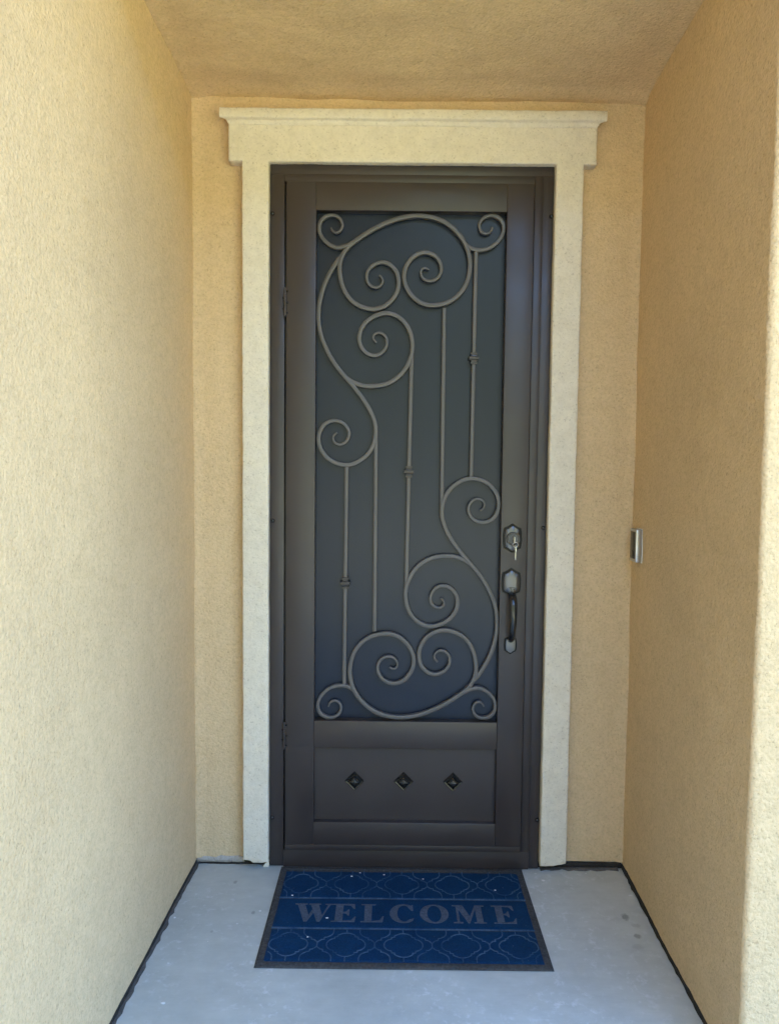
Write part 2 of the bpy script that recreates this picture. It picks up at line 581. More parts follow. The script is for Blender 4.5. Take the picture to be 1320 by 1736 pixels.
for out, dy in ((0.0026, 0.0007), (0.0046, 0.0024), (RI, RI), (RI, 0.018), (RI, 0.032), (RI, 0.049)):
    cur = {v: bm.verts.new(base_co[v] + outw[v] * out + Vector((0, dy, 0))) for v in outw}
    for e in bound:
        a, b = e.verts
        bm.faces.new((prev[a], prev[b], cur[b], cur[a]))
    prev = cur
bmesh.ops.recalc_face_normals(bm, faces=bm.faces)
bm.normal_update()
for v in bm.verts:
    v.co += v.normal * (nz(v.co, 38, 3) * 0.0011 + nz(v.co, 9, 8) * 0.0016 + nz(v.co, 110, 5) * 0.0006)
    if v.co.z < 0.06:              # broken lower edge
        k = nz((v.co.x, 0, 0), 60, 5 if v.co.x < 0 else 9)
        v.co.z += max(0, k) * 0.018 * (0.06 - v.co.z) / 0.04
from_bm('casing', bm, M_TRIM, surround, 180)
# cornice: profile with a coved underside
prof = [(0.004, 2.586), (-0.0475, 2.586), (-0.050, 2.5885), (-0.0525, 2.5925), (-0.0545, 2.5985), (-0.0560, 2.5992), (-0.0680, 2.5998), (-0.0700, 2.6020), (-0.0705, 2.606), (-0.0705, 2.628), (-0.068, 2.632), (-0.062, 2.634), (0.004, 2.636)]
bm = bmesh.new()
rows = []
nseg = 94
for i in range(nseg + 1):
    t = i / nseg
    row = []
    for (y, z) in prof:
        ext = 0.617 + 0.027 * min(1, max(0, (-y - 0.049) / 0.018)) if z < 2.61 else 0.644
        x = -ext + 2 * ext * t
        p = Vector((x, y, z))
        dd = nz(p, 36, 3) * 0.0012 + nz(p, 8, 5) * 0.002
        row.append(bm.verts.new((x + (0.002 * nz(p, 50, 1) if i in (0, nseg) else 0), y - dd, z + dd * 0.6)))
    rows.append(row)
for a, b in zip(rows, rows[1:]):
    for k in range(len(prof) - 1):
        bm.faces.new((a[k], a[k + 1], b[k + 1], b[k]))
bm.faces.new(rows[0]); bm.faces.new(rows[-1][::-1])
from_bm('cornice', bm, M_TRIM, surround, 50)

# ------------------------------------------------------------------ the security door
door = empty('security_door', (0, 0, 0), 'dark bronze iron security door with scrollwork over a dark screen', 'door')
FY = -0.020
fw = 0.4825
BK = 0.035
box('jamb', -fw, -0.4338, FY, BK, 0.003, 2.4362, M_BRONZE, door, 0.0012)
box('jamb', 0.4475, fw, FY, BK, 0.003, 2.4362, M_BRONZE, door, 0.0012)
box('head_bar', -fw, fw, FY, BK, 2.4366, 2.4705, M_BRONZE, door, 0.0012)
box('stop_strip', 0.4185, 0.4469, FY - 0.003, BK, 0.066, 2.4358, M_BRONZE, door, 0.0008)
box('stop_strip', -0.4332, 0.4181, FY - 0.003, BK, 2.4098, 2.4358, M_BRONZE, door, 0.0008)
box('sill_bar', -0.4333, 0.4469, FY - 0.004, BK, 0.0008, 0.0655, M_BRONZE, door, 0.0015)
box('gap_backing', -0.4337, -0.4100, 0.004, 0.03, 0.066, 2.4095, M_BRONZE, door)

# leaf: stiles, rails
LY = -0.030
OL, OR, OB, OT = -0.325, 0.3245, 0.5405, 2.3135     # screen opening
PB, PT = 0.1705, 0.4425                             # kick panel
def leaf_piece(name, x0, x1, z0, z1):
    return box(name, x0, x1, LY, 0.012, z0, z1, M_BRONZE, door, 0.0016, 3)
leaf_piece('stile', -0.4262, OL, 0.068, 2.4078)
leaf_piece('stile', OR, 0.4162, 0.068, 2.4078)
leaf_piece('rail', OL + .0002, OR - .0002, OT, 2.4076)
leaf_piece('rail', OL + .0002, OR - .0002, PT, OB)
leaf_piece('rail', OL + .0002, OR - .0002, 0.0682, PB)
# small drip moulding low on the leaf
box('sweep', -0.4255, 0.4155, LY - 0.0035, LY + 0.003, 0.0685, 0.088, M_BRONZE, door, 0.0015)
box('screen_panel', OL - 0.004, OR + 0.004, 0.006, 0.011, OB - 0.004, OT + 0.004, M_SCREEN, door)
kick = box('kick_panel', OL - 0.004, OR + 0.004, -0.006, 0.010, PB - 0.004, PT + 0.004, M_BRONZE, door)

# diamonds
def diamond(x, z):
    bm = bmesh.new()
    tiers = [(0.0350, -0.0061), (0.0350, -0.0105), (0.0325, -0.0130), (0.0270, -0.0118), (0.0250, -0.0135), (0.0190, -0.0205), (0.0120, -0.0246), (0.0, -0.0264)]
    prev = None
    for rr, y in tiers:
        if rr == 0:
            c = bm.verts.new((x, y, z))
            for k in range(4):
                bm.faces.new((prev[k], prev[(k + 1) % 4], c))
            break
        ring = [bm.verts.new((x + rr * dx, y, z + rr * dz)) for dx, dz in ((0, 1), (-1, 0), (0, -1), (1, 0))]
        if prev:
            for k in range(4):
                bm.faces.new((prev[k], prev[(k + 1) % 4], ring[(k + 1) % 4], ring[k]))
        prev = ring
    return from_bm('diamond_stud', bm, M_BLACK2, kick)
M_BLACK2 = make_bronze('dark_cast_stud', (0.013, 0.0125, 0.012), 0.24)
for x in (-0.1805, -0.004, 0.1730):
    diamond(x, 0.3140)

# ---------------- scrollwork
CX, CZ = 0.0015, 1.4265
CURVES = {
 'A': ([(-196, 787), (-222, 774), (-253, 766), (-286, 779), (-310, 806), (-317, 834), (-308, 860), (-287, 874), (-265, 876), (-246, 866), (-236, 846), (-240, 827), (-255, 816), (-270, 821), (-276, 834)], 0, 1),
 'B': ([(61, 695), (50, 704), (36, 697), (33, 680), (44, 663), (66, 656), (88, 664), (103, 684), (103, 711), (90, 736), (66, 751), (40, 754), (11, 742), (-12, 715), (-23, 683), (-20, 647), (-3, 615), (24, 589), (56, 576), (86, 575), (120, 582), (153, 600), (181, 630), (197, 668), (203, 709), (199, 744), (186, 782), (161, 818), (127, 848), (82, 869), (27, 877), (-28, 871), (-83, 853), (-138, 826), (-182, 797), (-214, 772), (-235, 743), (-245, 710), (-244, 678), (-236, 640), (-218, 604), (-191, 578), (-155, 563), (-122, 560), (-90, 570), (-64, 591), (-46, 621), (-42, 652), (-48, 684), (-65, 706), (-86, 718), (-108, 719), (-132, 708), (-149, 687), (-152, 662), (-143, 642), (-123, 632), (-105, 638), (-95, 653), (-99, 667), (-109, 675)], 1, 1),
 'C': ([(-235, 743), (-257, 716), (-285, 669), (-304, 620), (-315, 571), (-317, 521), (-309, 472), (-290, 423), (-262, 374), (-228, 332), (-198, 298), (-169, 262), (-142, 222), (-124, 185), (-116, 151), (-117, 118), (-125, 90), (-142, 61), (-167, 39), (-195, 25), (-222, 21), (-253, 27), (-282, 43), (-304, 70), (-315, 103), (-311, 136), (-295, 162), (-273, 174), (-250, 175), (-225, 164), (-209, 140), (-210, 117), (-223, 98), (-242, 91), (-259, 98), (-267, 114), (-262, 127), (-250, 134)], 0, 1),
 'E': ([(-227, 328), (-195, 308), (-161, 297), (-122, 296), (-83, 303), (-49, 321), (-22, 347), (-2, 382), (8, 420), (7, 453), (-2, 487), (-21, 517), (-47, 538), (-79, 547), (-109, 542), (-141, 526), (-165, 500), (-176, 468), (-171, 434), (-152, 410), (-128, 401), (-105, 405), (-87, 422), (-79, 446), (-84, 467), (-99, 479), (-115, 481), (-128, 471), (-129, 457), (-117, 446)], 0, 1),
 'I': ([(183, 787), (199, 772), (223, 764), (249, 765), (277, 775), (301, 797), (315, 824), (316, 848), (304, 869), (282, 881), (258, 879), (240, 866), (232, 848), (237, 828), (252, 818), (266, 821), (276, 829), (278, 842)], 0, 1),
}
def catmull(pts, step=0.003):
    P = [Vector(p) for p in pts]
    P = [P[0] * 2 - P[1]] + P + [P[-1] * 2 - P[-2]]
    out = []
    for i in range(1, len(P) - 2):
        p0, p1, p2, p3 = P[i - 1:i + 3]
        n = max(2, int((p2 - p1).length / step))
        for k in range(n):
            t = k / n
            out.append(0.5 * ((2 * p1) + (p2 - p0) * t + (2 * p0 - 5 * p1 + 4 * p2 - p3) * t * t + (3 * p1 - p0 - 3 * p2 + p3) * t ** 3))
    out.append(P[-2].copy())
    return out

def smooth_line(L, it):
    for _ in range(it):
        L = [L[0]] + [(L[i - 1] + L[i] * 2 + L[i + 1]) / 4 for i in range(1, len(L) - 1)] + [L[-1]]
    return L

def sweep_bar(name, line, hw, y_front, depth, material, parent, taper0, taper1, tip=0.0028, tl=0.20):
    """square bar with eased edges along a line in the door plane"""
    n = len(line)
    s = [0.0]
    for i in range(1, n):
        s.append(s[-1] + (line[i] - line[i - 1]).length)
    bm = bmesh.new()
    prev = None
    for i, p in enumerate(line):
        t = (line[min(n - 1, i + 1)] - line[max(0, i - 1)]).normalized()
        nn = Vector((-t.y, t.x))
        k = 1.0
        if taper0: k = min(k, s[i] / tl)
        if taper1: k = min(k, (s[-1] - s[i]) / tl)
        k = k ** 0.7 if k < 1 else 1
        w = tip + (hw - tip) * k
        d = depth * (0.62 + 0.38 * k)
        y0 = y_front + (depth - d) * 0.5          # tapered tips sit a little back
        c = min(0.0015, w * 0.4)
        sec = [(-w, y0 + d), (-w, y0 + c), (-w + c * .45, y0 + c * .35), (-w + c * 1.15, y0), (w - c * 1.15, y0), (w - c * .45, y0 + c * .35), (w, y0 + c), (w, y0 + d)]
        ring = [bm.verts.new((p.x + nn.x * a, b, p.y + nn.y * a)) for a, b in sec]
        if prev:
            for k2 in range(8):
                bm.faces.new((prev[k2], prev[(k2 + 1) % 8], ring[(k2 + 1) % 8], ring[k2]))
        else:
            bm.faces.new(ring[::-1])
        prev = ring
    bm.faces.new(prev)
    return from_bm(name, bm, material, parent, 50)

BYF = -0.0175
off = 0
for key, (pts, t0, t1) in CURVES.items():
    base = smooth_line(catmull([(x / 1000, z / 1000) for x, z in pts]), 12)
    small = key in 'AI'
    for sgn in (1, -1):
        line = [Vector((CX + (p.x - CX) * sgn + (0.0 if sgn == 1 else 0.0), CZ + p.y * sgn)) for p in base]
        sweep_bar('scroll', line, 0.0064 if small else 0.0073, BYF + 0.0003 * off, 0.016, M_IRON, door, t0, t1, tl=0.17 if small else 0.26)
        off += 1
def straight(p, q, n=40):
    a, b = Vector(p), Vector(q)
    return [a.lerp(b, i / n) for i in range(n + 1)]
for a, b in (((-115, 158), (-113.5, -566)), ((6.5, 425), (-3.5, -425)), ((223, 758), (219.5, -20))):
    for sgn in ((1, -1) if a[0] != 6.5 else (1,)):
        line = straight((CX + (a[0] / 1000 - CX) * sgn, CZ + a[1] / 1000 * sgn), (CX + (b[0] / 1000 - CX) * sgn, CZ + b[1] / 1000 * sgn))
        sweep_bar('bar', line, 0.0068, BYF + 0.0003 * off, 0.016, M_IRON, door, 0, 0)
        off += 1
def collar(x, z):
    bm = bmesh.new()
    yc = -0.0095
    prev = None
    for zz, w in ((20, 7.5), (19.5, 11), (13, 11), (12.2, 8.5), (9.5, 8.8), (9, 10.5), (6.5, 11), (4.5, 18.2), (2.8, 18.2), (1.6, 15.8), (-1.6, 15.8), (-2.8, 18.2), (-4.5, 18.2), (-6.5, 11), (-9, 10.5), (-9.5, 8.8), (-12.2, 8.5), (-13, 11), (-19.5, 11), (-20, 7.5)):
        w /= 1000
        d = min(w, 0.0145)
        ring = [bm.verts.new((x + a * w, yc + b * d, z + zz / 1000)) for a, b in ((-1, -1), (1, -1), (1, 1), (-1, 1))]
        if prev:
            for k in range(4):
                bm.faces.new((prev[k], prev[(k + 1) % 4], ring[(k + 1) % 4], ring[k]))
        else:
            bm.faces.new(ring)
        prev = ring
    bm.faces.new(prev[::-1])
    return from_bm('collar', bm, M_BRONZE, door)
collar(0.2212, 1.821)
collar(0.0015, 1.4265)
collar(-0.2182, 1.032)

# ---------------- frame screws and hinges
def dome(name, x, y, z, rr, material, parent, h=0.004):
    bm = bmesh.new()
    rings = [(1.0, 0.0), (0.95, 0.35), (0.7, 0.75), (0.35, 0.97)]
    prev = None
    for a, b in rings:
        ring = [bm.verts.new((x + rr * a * math.cos(t * math.pi / 6), y - h * b, z + rr * a * math.sin(t * math.pi / 6))) for t in range(12)]
        if prev:
            for k in range(12):
                bm.faces.new((prev[k], prev[(k + 1) % 12], ring[(k + 1) % 12], ring[k]))
        prev = ring
    bm.faces.new(prev)
    return from_bm(name, bm, material, parent, 60)
for x, z in ((-0.4755, 2.303), (-0.4735, 1.250), (-0.4750, 0.181), (0.4765, 2.303), (0.4735, 1.235), (0.4760, 0.183)):
    dome('screw', x, FY, z, 0.0078, M_BLACK, door, 0.0075)

def tube(bm, p0, p1, rr, n=14):
    p0, p1 = Vector(p0), Vector(p1)
    d = (p1 - p0).normalized()
    a = d.orthogonal().normalized(); b = d.cross(a)
    r0 = [bm.verts.new(p0 + (a * math.cos(t * 2 * math.pi / n) + b * math.sin(t * 2 * math.pi / n)) * rr) for t in range(n)]
    r1 = [bm.verts.new(p1 + (a * math.cos(t * 2 * math.pi / n) + b * math.sin(t * 2 * math.pi / n)) * rr) for t in range(n)]
    for k in range(n):
        bm.faces.new((r0[k], r0[(k + 1) % n], r1[(k + 1) % n], r1[k]))
    bm.faces.new(r0[::-1]); bm.faces.new(r1)
def hinge(z):
    bm = bmesh.new()
    x, y = -0.4300, -0.0315
    L = 0.092
    for k in range(5):
        tube(bm, (x, y, z - L / 2 + L * k / 5 + 0.0004), (x, y, z - L / 2 + L * (k + 1) / 5 - 0.0004), 0.0046)
    tube(bm, (x, y, z - L / 2 - 0.003), (x, y, z + L / 2 + 0.003), 0.0034)
    bm_box(bm, x - 0.0045, x + 0.0045, -0.031, -0.001, z - L / 2, z + L / 2)
    h = from_bm('hinge', bm, M_BRONZE, door, 40)
    for dx, dz in ((0.0068, 0.037), (-0.0072, 0.017), (0.0075, -0.002), (-0.0072, -0.020), (0.0068, -0.036)):
        dome('screw', x + dx, -0.0205 if dx < 0 else LY, z + dz, 0.0036, M_BLACK, h, 0.006 if dx < 0 else 0.004)
hinge(2.003); hinge(0.486)

# ---------------- lock hardware
def shield(w, h):
    """ogee-topped plate outline, centred"""
    q = [(0, 1), (.12, .985), (.25, .93), (.42, .84), (.58, .775), (.76, .735), (.86, .70), (.90, .64), (.935, .52), (.965, .35), (.985, .18), (1, 0)]
    pts = q + [(x, -y) for x, y in q[-2::-1]]
    pts = pts + [(-x, y) for x, y in pts[-2:0:-1]]
    return [(x * w / 2, y * h / 2) for x, y in pts]

def plate(bm, x, z, w, h, levels, top_cut=None, dome_it=True):
    """stacked offset outlines: levels = [(inset, y)...]"""
    prev = None
    for ins, y in levels:
        ol = shield(w - 2 * ins, h - 2 * ins)
        if top_cut is not None:
            ol = [(a, min(b, top_cut)) for a, b in ol]
        ring = [bm.verts.new((x + a, y, z + b)) for a, b in ol]
        n = len(ring)
        if prev:
            for k in range(n):
                bm.faces.new((prev[k], prev[(k + 1) % n], ring[(k + 1) % n], ring[k]))
        prev = ring
    if not dome_it:
        bm.faces.new(prev)
        return
    # domed centre
    c = bm.verts.new((x, levels[-1][1] - 0.0016, z))
    mid = [bm.verts.new((x + (v.co.x - x) * .55, levels[-1][1] - 0.0012, z + (v.co.z - z) * .55)) for v in prev]
    n = len(prev)
    for k in range(n):
        bm.faces.new((prev[k], prev[(k + 1) % n], mid[(k + 1) % n], mid[k]))
        bm.faces.new((mid[k], mid[(k + 1) % n], c))

M_PLATE, _, _ = mat('worn_satin_plate', (0.12, 0.12, 0.126), 0.34, 0.85)
M_RIM, _, _ = mat('black_cast_rim', (0.004, 0.004, 0.0045), 0.35, 0, 0.25)
LEV = [(0, LY), (0, LY - .003), (.0012, LY - .0048), (.0034, LY - .0048), (.0042, LY - .0012), (.0058, LY - .0012), (.0070, LY - .0075), (.0084, LY - .0088)]
bolt = empty('deadbolt'); bolt.parent = door
def plate_pair(parent, name, x, z, w, h, k=1.0, cut=None):
    lv = [(a * k, b) for a, b in LEV]
    bm = bmesh.new(); plate(bm, x, z, w, h, lv[:6], cut, False)
    from_bm('rim', bm, M_RIM, parent, 40)
    bm = bmesh.new(); plate(bm, x, z, w, h, [(lv[6][0], LY - .001)] + lv[6:], cut)
    from_bm(name, bm, M_PLATE, parent, 40)
plate_pair(bolt, 'plate', 0.3648, 1.1985, 0.068, 0.101)
def lathe_y(bm, x, z, prof, n=28):
    prev = None
    for rr, y in prof:
        if rr <= 0:
            c = bm.verts.new((x, y, z))
            for k in range(n):
                bm.faces.new((prev[k], prev[(k + 1) % n], c))
            return
        ring = [bm.verts.new((x + rr * math.cos(2 * math.pi * k / n), y, z + rr * math.sin(2 * math.pi * k / n))) for k in range(n)]
        if prev:
            for k in range(n):
                bm.faces.new((prev[k], prev[(k + 1) % n], ring[(k + 1) % n], ring[k]))
        prev = ring
KX, KZ = 0.3655, 1.1975
bm = bmesh.new(); lathe_y(bm, KX, KZ, [(.0240, LY - .008), (.0235, LY - .016), (.0222, LY - .0185), (.0195, LY - .0185), (.0185, LY - .0165), (0, LY - .0165)])
from_bm('cylinder_ring', bm, M_BLACK, bolt, 40)
bm = bmesh.new(); lathe_y(bm, KX, KZ, [(.0165, LY - .0165), (.0162, LY - .0178), (.0125, LY - .0178), (.0120, LY - .0170), (.0110, LY - .0170), (.0105, LY - .0182), (0, LY - .0184)])
from_bm('key_plug', bm, make_bronze('worn_lock_plug', (0.075, 0.075, 0.08), 0.34), bolt, 40)

hs = empty('handle_set'); hs.parent = door
plate_pair(hs, 'upper_plate', 0.3640, 1.0430, 0.069, 0.099)
plate_pair(hs, 'lower_plate', 0.3650, 0.8215, 0.046, 0.066, 0.75, 0.026)
# small maker's mark low on the upper plate
def flat_poly(bm, pts, y):
    bm.faces.new([bm.verts.new((a, y, b)) for a, b in pts])
bm = bmesh.new()
ex, ez, ey = 0.3655, 1.0215, LY - 0.0112
flat_poly(bm, [(ex - .0125, ez + .005), (ex - .004, ez + .0060), (ex + .0125, ez + .0045), (ex + .0110, ez + .0025), (ex - .002, ez + .0030), (ex - .008, ez + .0012)], ey)
flat_poly(bm, [(ex - .0075, ez + .0008), (ex - .002, ez + .0022), (ex + .0018, ez - .0045), (ex + .0018, ez - .0085), (ex - .0036, ez - .0085), (ex - .0034, ez - .004)], ey - .0002)
flat_poly(bm, [(ex + .003, ez - .0025), (ex + .0095, ez + .0012), (ex + .0135, ez - .0005), (ex + .0072, ez - .0058)], ey - .0004)
from_bm('emblem', bm, M_BLACK, hs)
# curved grip
gp = [(LY - .006, 1.004, 13.0, 6), (LY - .028, 1.000, 13.6, 7), (LY - .045, .984, 14.0, 7.5), (LY - .053, .960, 13.6, 7.5), (LY - .055, .930, 12.6, 7.5), (LY - .053, .900, 11.6, 7.5), (LY - .047, .875, 10.8, 7), (LY - .036, .855, 10.4, 6.5), (LY - .020, .842, 9.8, 6), (LY - .006, .836, 8.8, 6)]
def cr(a, b, c, d, t):
    return 0.5 * (2 * b + (c - a) * t + (2 * a - 5 * b + 4 * c - d) * t * t + (3 * b - a - 3 * c + d) * t ** 3)
pts = []
gg = [gp[0]] + gp + [gp[-1]]
for i in range(1, len(gg) - 2):
    for k in range(5):
        pts.append(tuple(cr(gg[i - 1][j], gg[i][j], gg[i + 1][j], gg[i + 2][j], k / 5) for j in range(4)))
pts.append(gp[-1])
bm = bmesh.new(); prev = None
for i, (y, z, w, d) in enumerate(pts):
    a = pts[max(0, i - 1)]; b = pts[min(len(pts) - 1, i + 1)]
    t = Vector((b[0] - a[0], b[1] - a[1])).normalized()
    ny_, nz_ = -t.y, t.x
    ring = []
    for k in range(20):
        th = 2 * math.pi * k / 20
        ca, sa = math.cos(th), math.sin(th)
        ring.append(bm.verts.new((0.3648 + w / 1000 * ca, y + ny_ * d / 1000 * sa, z + nz_ * d / 1000 * sa)))
    if prev:
        for k in range(20):
            bm.faces.new((prev[k], prev[(k + 1) % 20], ring[(k + 1) % 20], ring[k]))
    else:
        bm.faces.new(ring[::-1])
    prev = ring
bm.faces.new(prev)
from_bm('grip', bm, M_BLACK, hs, 180)

# ------------------------------------------------------------------ keys in the lock
keys = empty('house_keys', (0, 0, 0), 'silver keys on a small ring hanging from the deadbolt lock', 'keys')
bm = bmesh.new()
bm_box(bm, KX - .0012, KX + .0012, LY - .026, LY - .0185, KZ - .004, KZ + .004, .0004, 1)
for k in range(16):
    pass
bm_box(bm, KX - .0013, KX + .0013, LY - .047, LY - .0262, KZ - .011, KZ + .010, .0008, 2)
from_bm('inserted_key', bm, M_KEY, keys, 40)
def torus(bm, c, R, rr, ax_u, ax_v, n=32, q=8):
    ax_w = ax_u.cross(ax_v)
    rows = []
    for i in range(n):
        t = 2 * math.pi * i / n
        d = ax_u * math.cos(t) + ax_v * math.sin(t)
        rows.append([bm.verts.new(c + d * (R + rr * math.cos(2 * math.pi * j / q)) + ax_w * rr * math.sin(2 * math.pi * j / q)) for j in range(q)])
    for i in range(n):
        for j in range(q):
            bm.faces.new((rows[i][j], rows[(i + 1) % n][j], rows[(i + 1) % n][(j + 1) % q], rows[i][(j + 1) % q]))
RX, RZ, RY = 0.3685, 1.1800, LY - .044
bm = bmesh.new()
torus(bm, Vector((RX, RY, RZ)), .0092, .0012, Vector((1, 0.05, 0)).normalized(), Vector((0, -.35, 1)).normalized())
from_bm('split_ring', bm, M_KEY, keys, 180)
bm = bmesh.new()
bm_box(bm, RX - .0003, RX + .0033, RY - .006, RY + .010, RZ - .0245, RZ - .0080, .001, 2)
bm_box(bm, RX - .0001, RX + .0026, RY - .001, RY + .006, RZ - .0530, RZ - .0243, .0007, 2)
from_bm('spare_key', bm, M_KEY, keys, 40)

# ------------------------------------------------------------------ doorbell on the right wall
bell = empty('doorbell', (0.77, -0.09, 1.185), 'small silver video doorbell with black face on right side wall', 'doorbell')
def bell_box(name, x0, x1, y0, y1, z0, z1, m, bev):
    o = box(name, x0 - .77, x1 - .77, y0 + .09, y1 + .09, z0 - 1.185, z1 - 1.185, m, bell, bev)
    return o
wx = xr(-0.09)
bell_box('shell', wx - .024, wx - .0035, -0.124, -0.062, 1.1285, 1.2410, M_SATIN, .0035)
bell_box('back_plate', wx - .0033, wx + .004, -0.1255, -0.0605, 1.1265, 1.2430, M_FLAKE, .001)
bell_box('face', wx - .0252, wx - .0230, -0.116, -0.068, 1.140, 1.232, M_LENS, .0008)
bm = bmesh.new()
prev = None
for rr, xx in ((.011, wx - .0250), (.011, wx - .0262), (.0095, wx - .0266)):
    ring = [bm.verts.new((xx - .77, -0.092 + .09 + rr * math.cos(2 * math.pi * k / 24), 1.157 - 1.185 + rr * math.sin(2 * math.pi * k / 24))) for k in range(24)]
    if prev:
        for k in range(24):
            bm.faces.new((prev[k], prev[(k + 1) % 24], ring[(k + 1) % 24], ring[k]))
    prev = ring
bm.faces.new(prev)
from_bm('button', bm, M_LENS, bell, 40)

# ------------------------------------------------------------------ doormat
MX = -0.0085
Y0, Y1 = -0.0275, -0.567
mat_o = empty('doormat', (MX, -0.30, 0), 'navy blue welcome doormat with grey rubber edge before the door', 'doormat')
def mo(name, bm, m, smooth=None):
    o = from_bm(name, bm, m, mat_o, smooth)
    o.data.transform(Matrix.Translation((-MX, 0.30, 0)))
    return o
HW = 0.4315
bm = bmesh.new()
# rubber base: low bevelled rim
prev = None
for ins, z in ((0, 0.0012), (0.001, 0.0034), (0.004, 0.0050), (0.020, 0.0062), (0.0235, 0.0052)):
    c = [(-HW + ins, Y1 + ins), (HW - ins, Y1 + ins), (HW - ins, Y0 - ins), (-HW + ins, Y0 - ins)]
    ring = []
    for k in range(4):
        a, b = Vector(c[k]), Vector(c[(k + 1) % 4])
        for i in range(30):
            p = a.lerp(b, i / 30)
            ring.append(bm.verts.new((MX + p.x, p.y, z + 0.0006 * nz((p.x, p.y, 0), 14, 2))))
    if prev:
        n = len(ring)
        for k in range(n):
            bm.faces.new((prev[k], prev[(k + 1) % n], ring[(k + 1) % n], ring[k]))
    prev = ring
bm.faces.new(prev)
mo('rubber_base', bm, M_RUBBER, 40)
FX = HW - 0.0225
bands = [(-0.061, -0.222), (-0.2275, -0.3845), (-0.390, -0.5435)]
ZT = 0.0078
for ya, yb in bands:
    bm = bmesh.new()
    nx_, ny_ = 120, 26
    gg = {}
    for j in range(ny_ + 1):
        for i in range(nx_ + 1):
            x = MX - FX + 2 * FX * i / nx_
            y = ya + (yb - ya) * j / ny_
            edge = (i in (0, nx_)) or (j in (0, ny_))
            z = 0.0050 if edge else ZT + 0.0007 * nz((x, y, 0), 60, 3) + 0.0006 * nz((x, y, 0), 9, 1)
            gg[i, j] = bm.verts.new((x, y, z))
    for j in range(ny_):
        for i in range(nx_):
            bm.faces.new((gg[i, j], gg[i, j + 1], gg[i + 1, j + 1], gg[i + 1, j]))
    mo('carpet_band', bm, M_CARPET, 180)
def ribbon(bm, pts, w, z0, z1):
    P = [Vector(p) for p in pts]
    n = len(P)
    prev = None
    for i, p in enumerate(P):
        t = (P[min(n - 1, i + 1)] - P[max(0, i - 1)])
        if t.length < 1e-9:
            continue
        t.normalize()
        nn = Vector((-t.y, t.x)) * w / 2
        ww = 0.85 + 0.3 * noise.noise(Vector((p.x * 40, p.y * 40, 2)))
        nn *= ww
        zz = z1 + 0.0005 * nz((p.x, p.y, 0), 25, 6)
        ring = [bm.verts.new((p.x + nn.x, p.y + nn.y, z0)), bm.verts.new((p.x + nn.x * .6, p.y + nn.y * .6, zz)), bm.verts.new((p.x - nn.x * .6, p.y - nn.y * .6, zz)), bm.verts.new((p.x - nn.x, p.y - nn.y, z0))]
        if prev:
            for k in range(3):
                bm.faces.new((prev[k], prev[k + 1], ring[k + 1], ring[k]))
        prev = ring
ZR = 0.0089
for yy in (-0.2247, -0.3873):
    bm = bmesh.new()
    ribbon(bm, [(MX - FX + 2 * FX * i / 60, yy) for i in range(61)], 0.0052, 0.004, ZR)
    mo('divider_line', bm, M_RIDGE)
def tile_quarter():
    return [(0.0, .055), (.010, .0535), (.019, .049), (.0265, .0435), (.0262, .0365), (.0355, .0355), (.0360, .0275), (.0450, .025), (.0525, .018), (.0575, .0085), (.0580, 0.0)]
def half_side():
    return [(0.0, .009), (.005, .016), (.0115, .0225), (.0195, .0235), (.0195, .0325), (.0275, .0345), (.0370, .041), (.0440, .050), (.0462, .060), (.0462, .0765)]
SP = 0.173
for (ya, yb) in (bands[0], bands[2]):
    yc = (ya + yb) / 2
    sv = abs(ya - yb) / 2 / 0.0765
    def clip(pts):
        segs, cur = [], []
        for p in pts:
            if abs(p[0] - MX) < FX - 0.004 and abs(p[1] - yc) <= abs(ya - yb) / 2 + 1e-4:
                cur.append(p)
            else:
                if len(cur) > 1: segs.append(cur)
                cur = []
        if len(cur) > 1: segs.append(cur)
        return segs
    def dens(pts):
        v = [Vector(p) for p in pts]
        out = []
        for a, b in zip(v, v[1:]):
            n = max(1, int((b - a).length / 0.003))
            out += [tuple(a.lerp(b, i / n)) for i in range(n)]
        return out + [tuple(v[-1])]
    for k in range(-2, 3):
        cxk = MX + k * SP
        q = tile_quarter()
        loop = q + [(x, -y) for x, y in q[-2::-1]] + [(-x, -y) for x, y in q[1:]] + [(-x, y) for x, y in q[-2::-1]]
        bm = bmesh.new()
        for sg in clip(dens([(cxk + x, yc + y * sv) for x, y in loop])):
            ribbon(bm, sg, 0.0056, 0.006, ZR)
        for s in (1, -1):
            for sg in clip(dens([(cxk, yc + s * .055 * sv), (cxk, yc + s * .0765 * sv)])):
                ribbon(bm, sg, 0.0056, 0.006, ZR)
        mo('trellis_tile', bm, M_RIDGE)
    for k in range(-3, 3):
        cxk = MX + (k + .5) * SP
        h = half_side()
        edge = k in (-3, 2)
        bm = bmesh.new()
        for s in (1, -1):
            if edge and s == -1:
                if bm.faces:
                    mo('trellis_tile', bm, M_RIDGE)
                else:
                    bm.free()
                bm = bmesh.new()
            for sx in (1, -1):
                for sg in clip(dens([(cxk + sx * x, yc + s * y * sv) for x, y in h])):
                    ribbon(bm, sg, 0.0056, 0.006, ZR)
        for sg in clip(dens([(cxk, yc - .009 * sv), (cxk, yc + .009 * sv)])):
            ribbon(bm, sg, 0.0050, 0.006, ZR + 0.0002)
        if bm.faces:
            mo('trellis_tile', bm, M_RIDGE)
        else:
            bm.free()

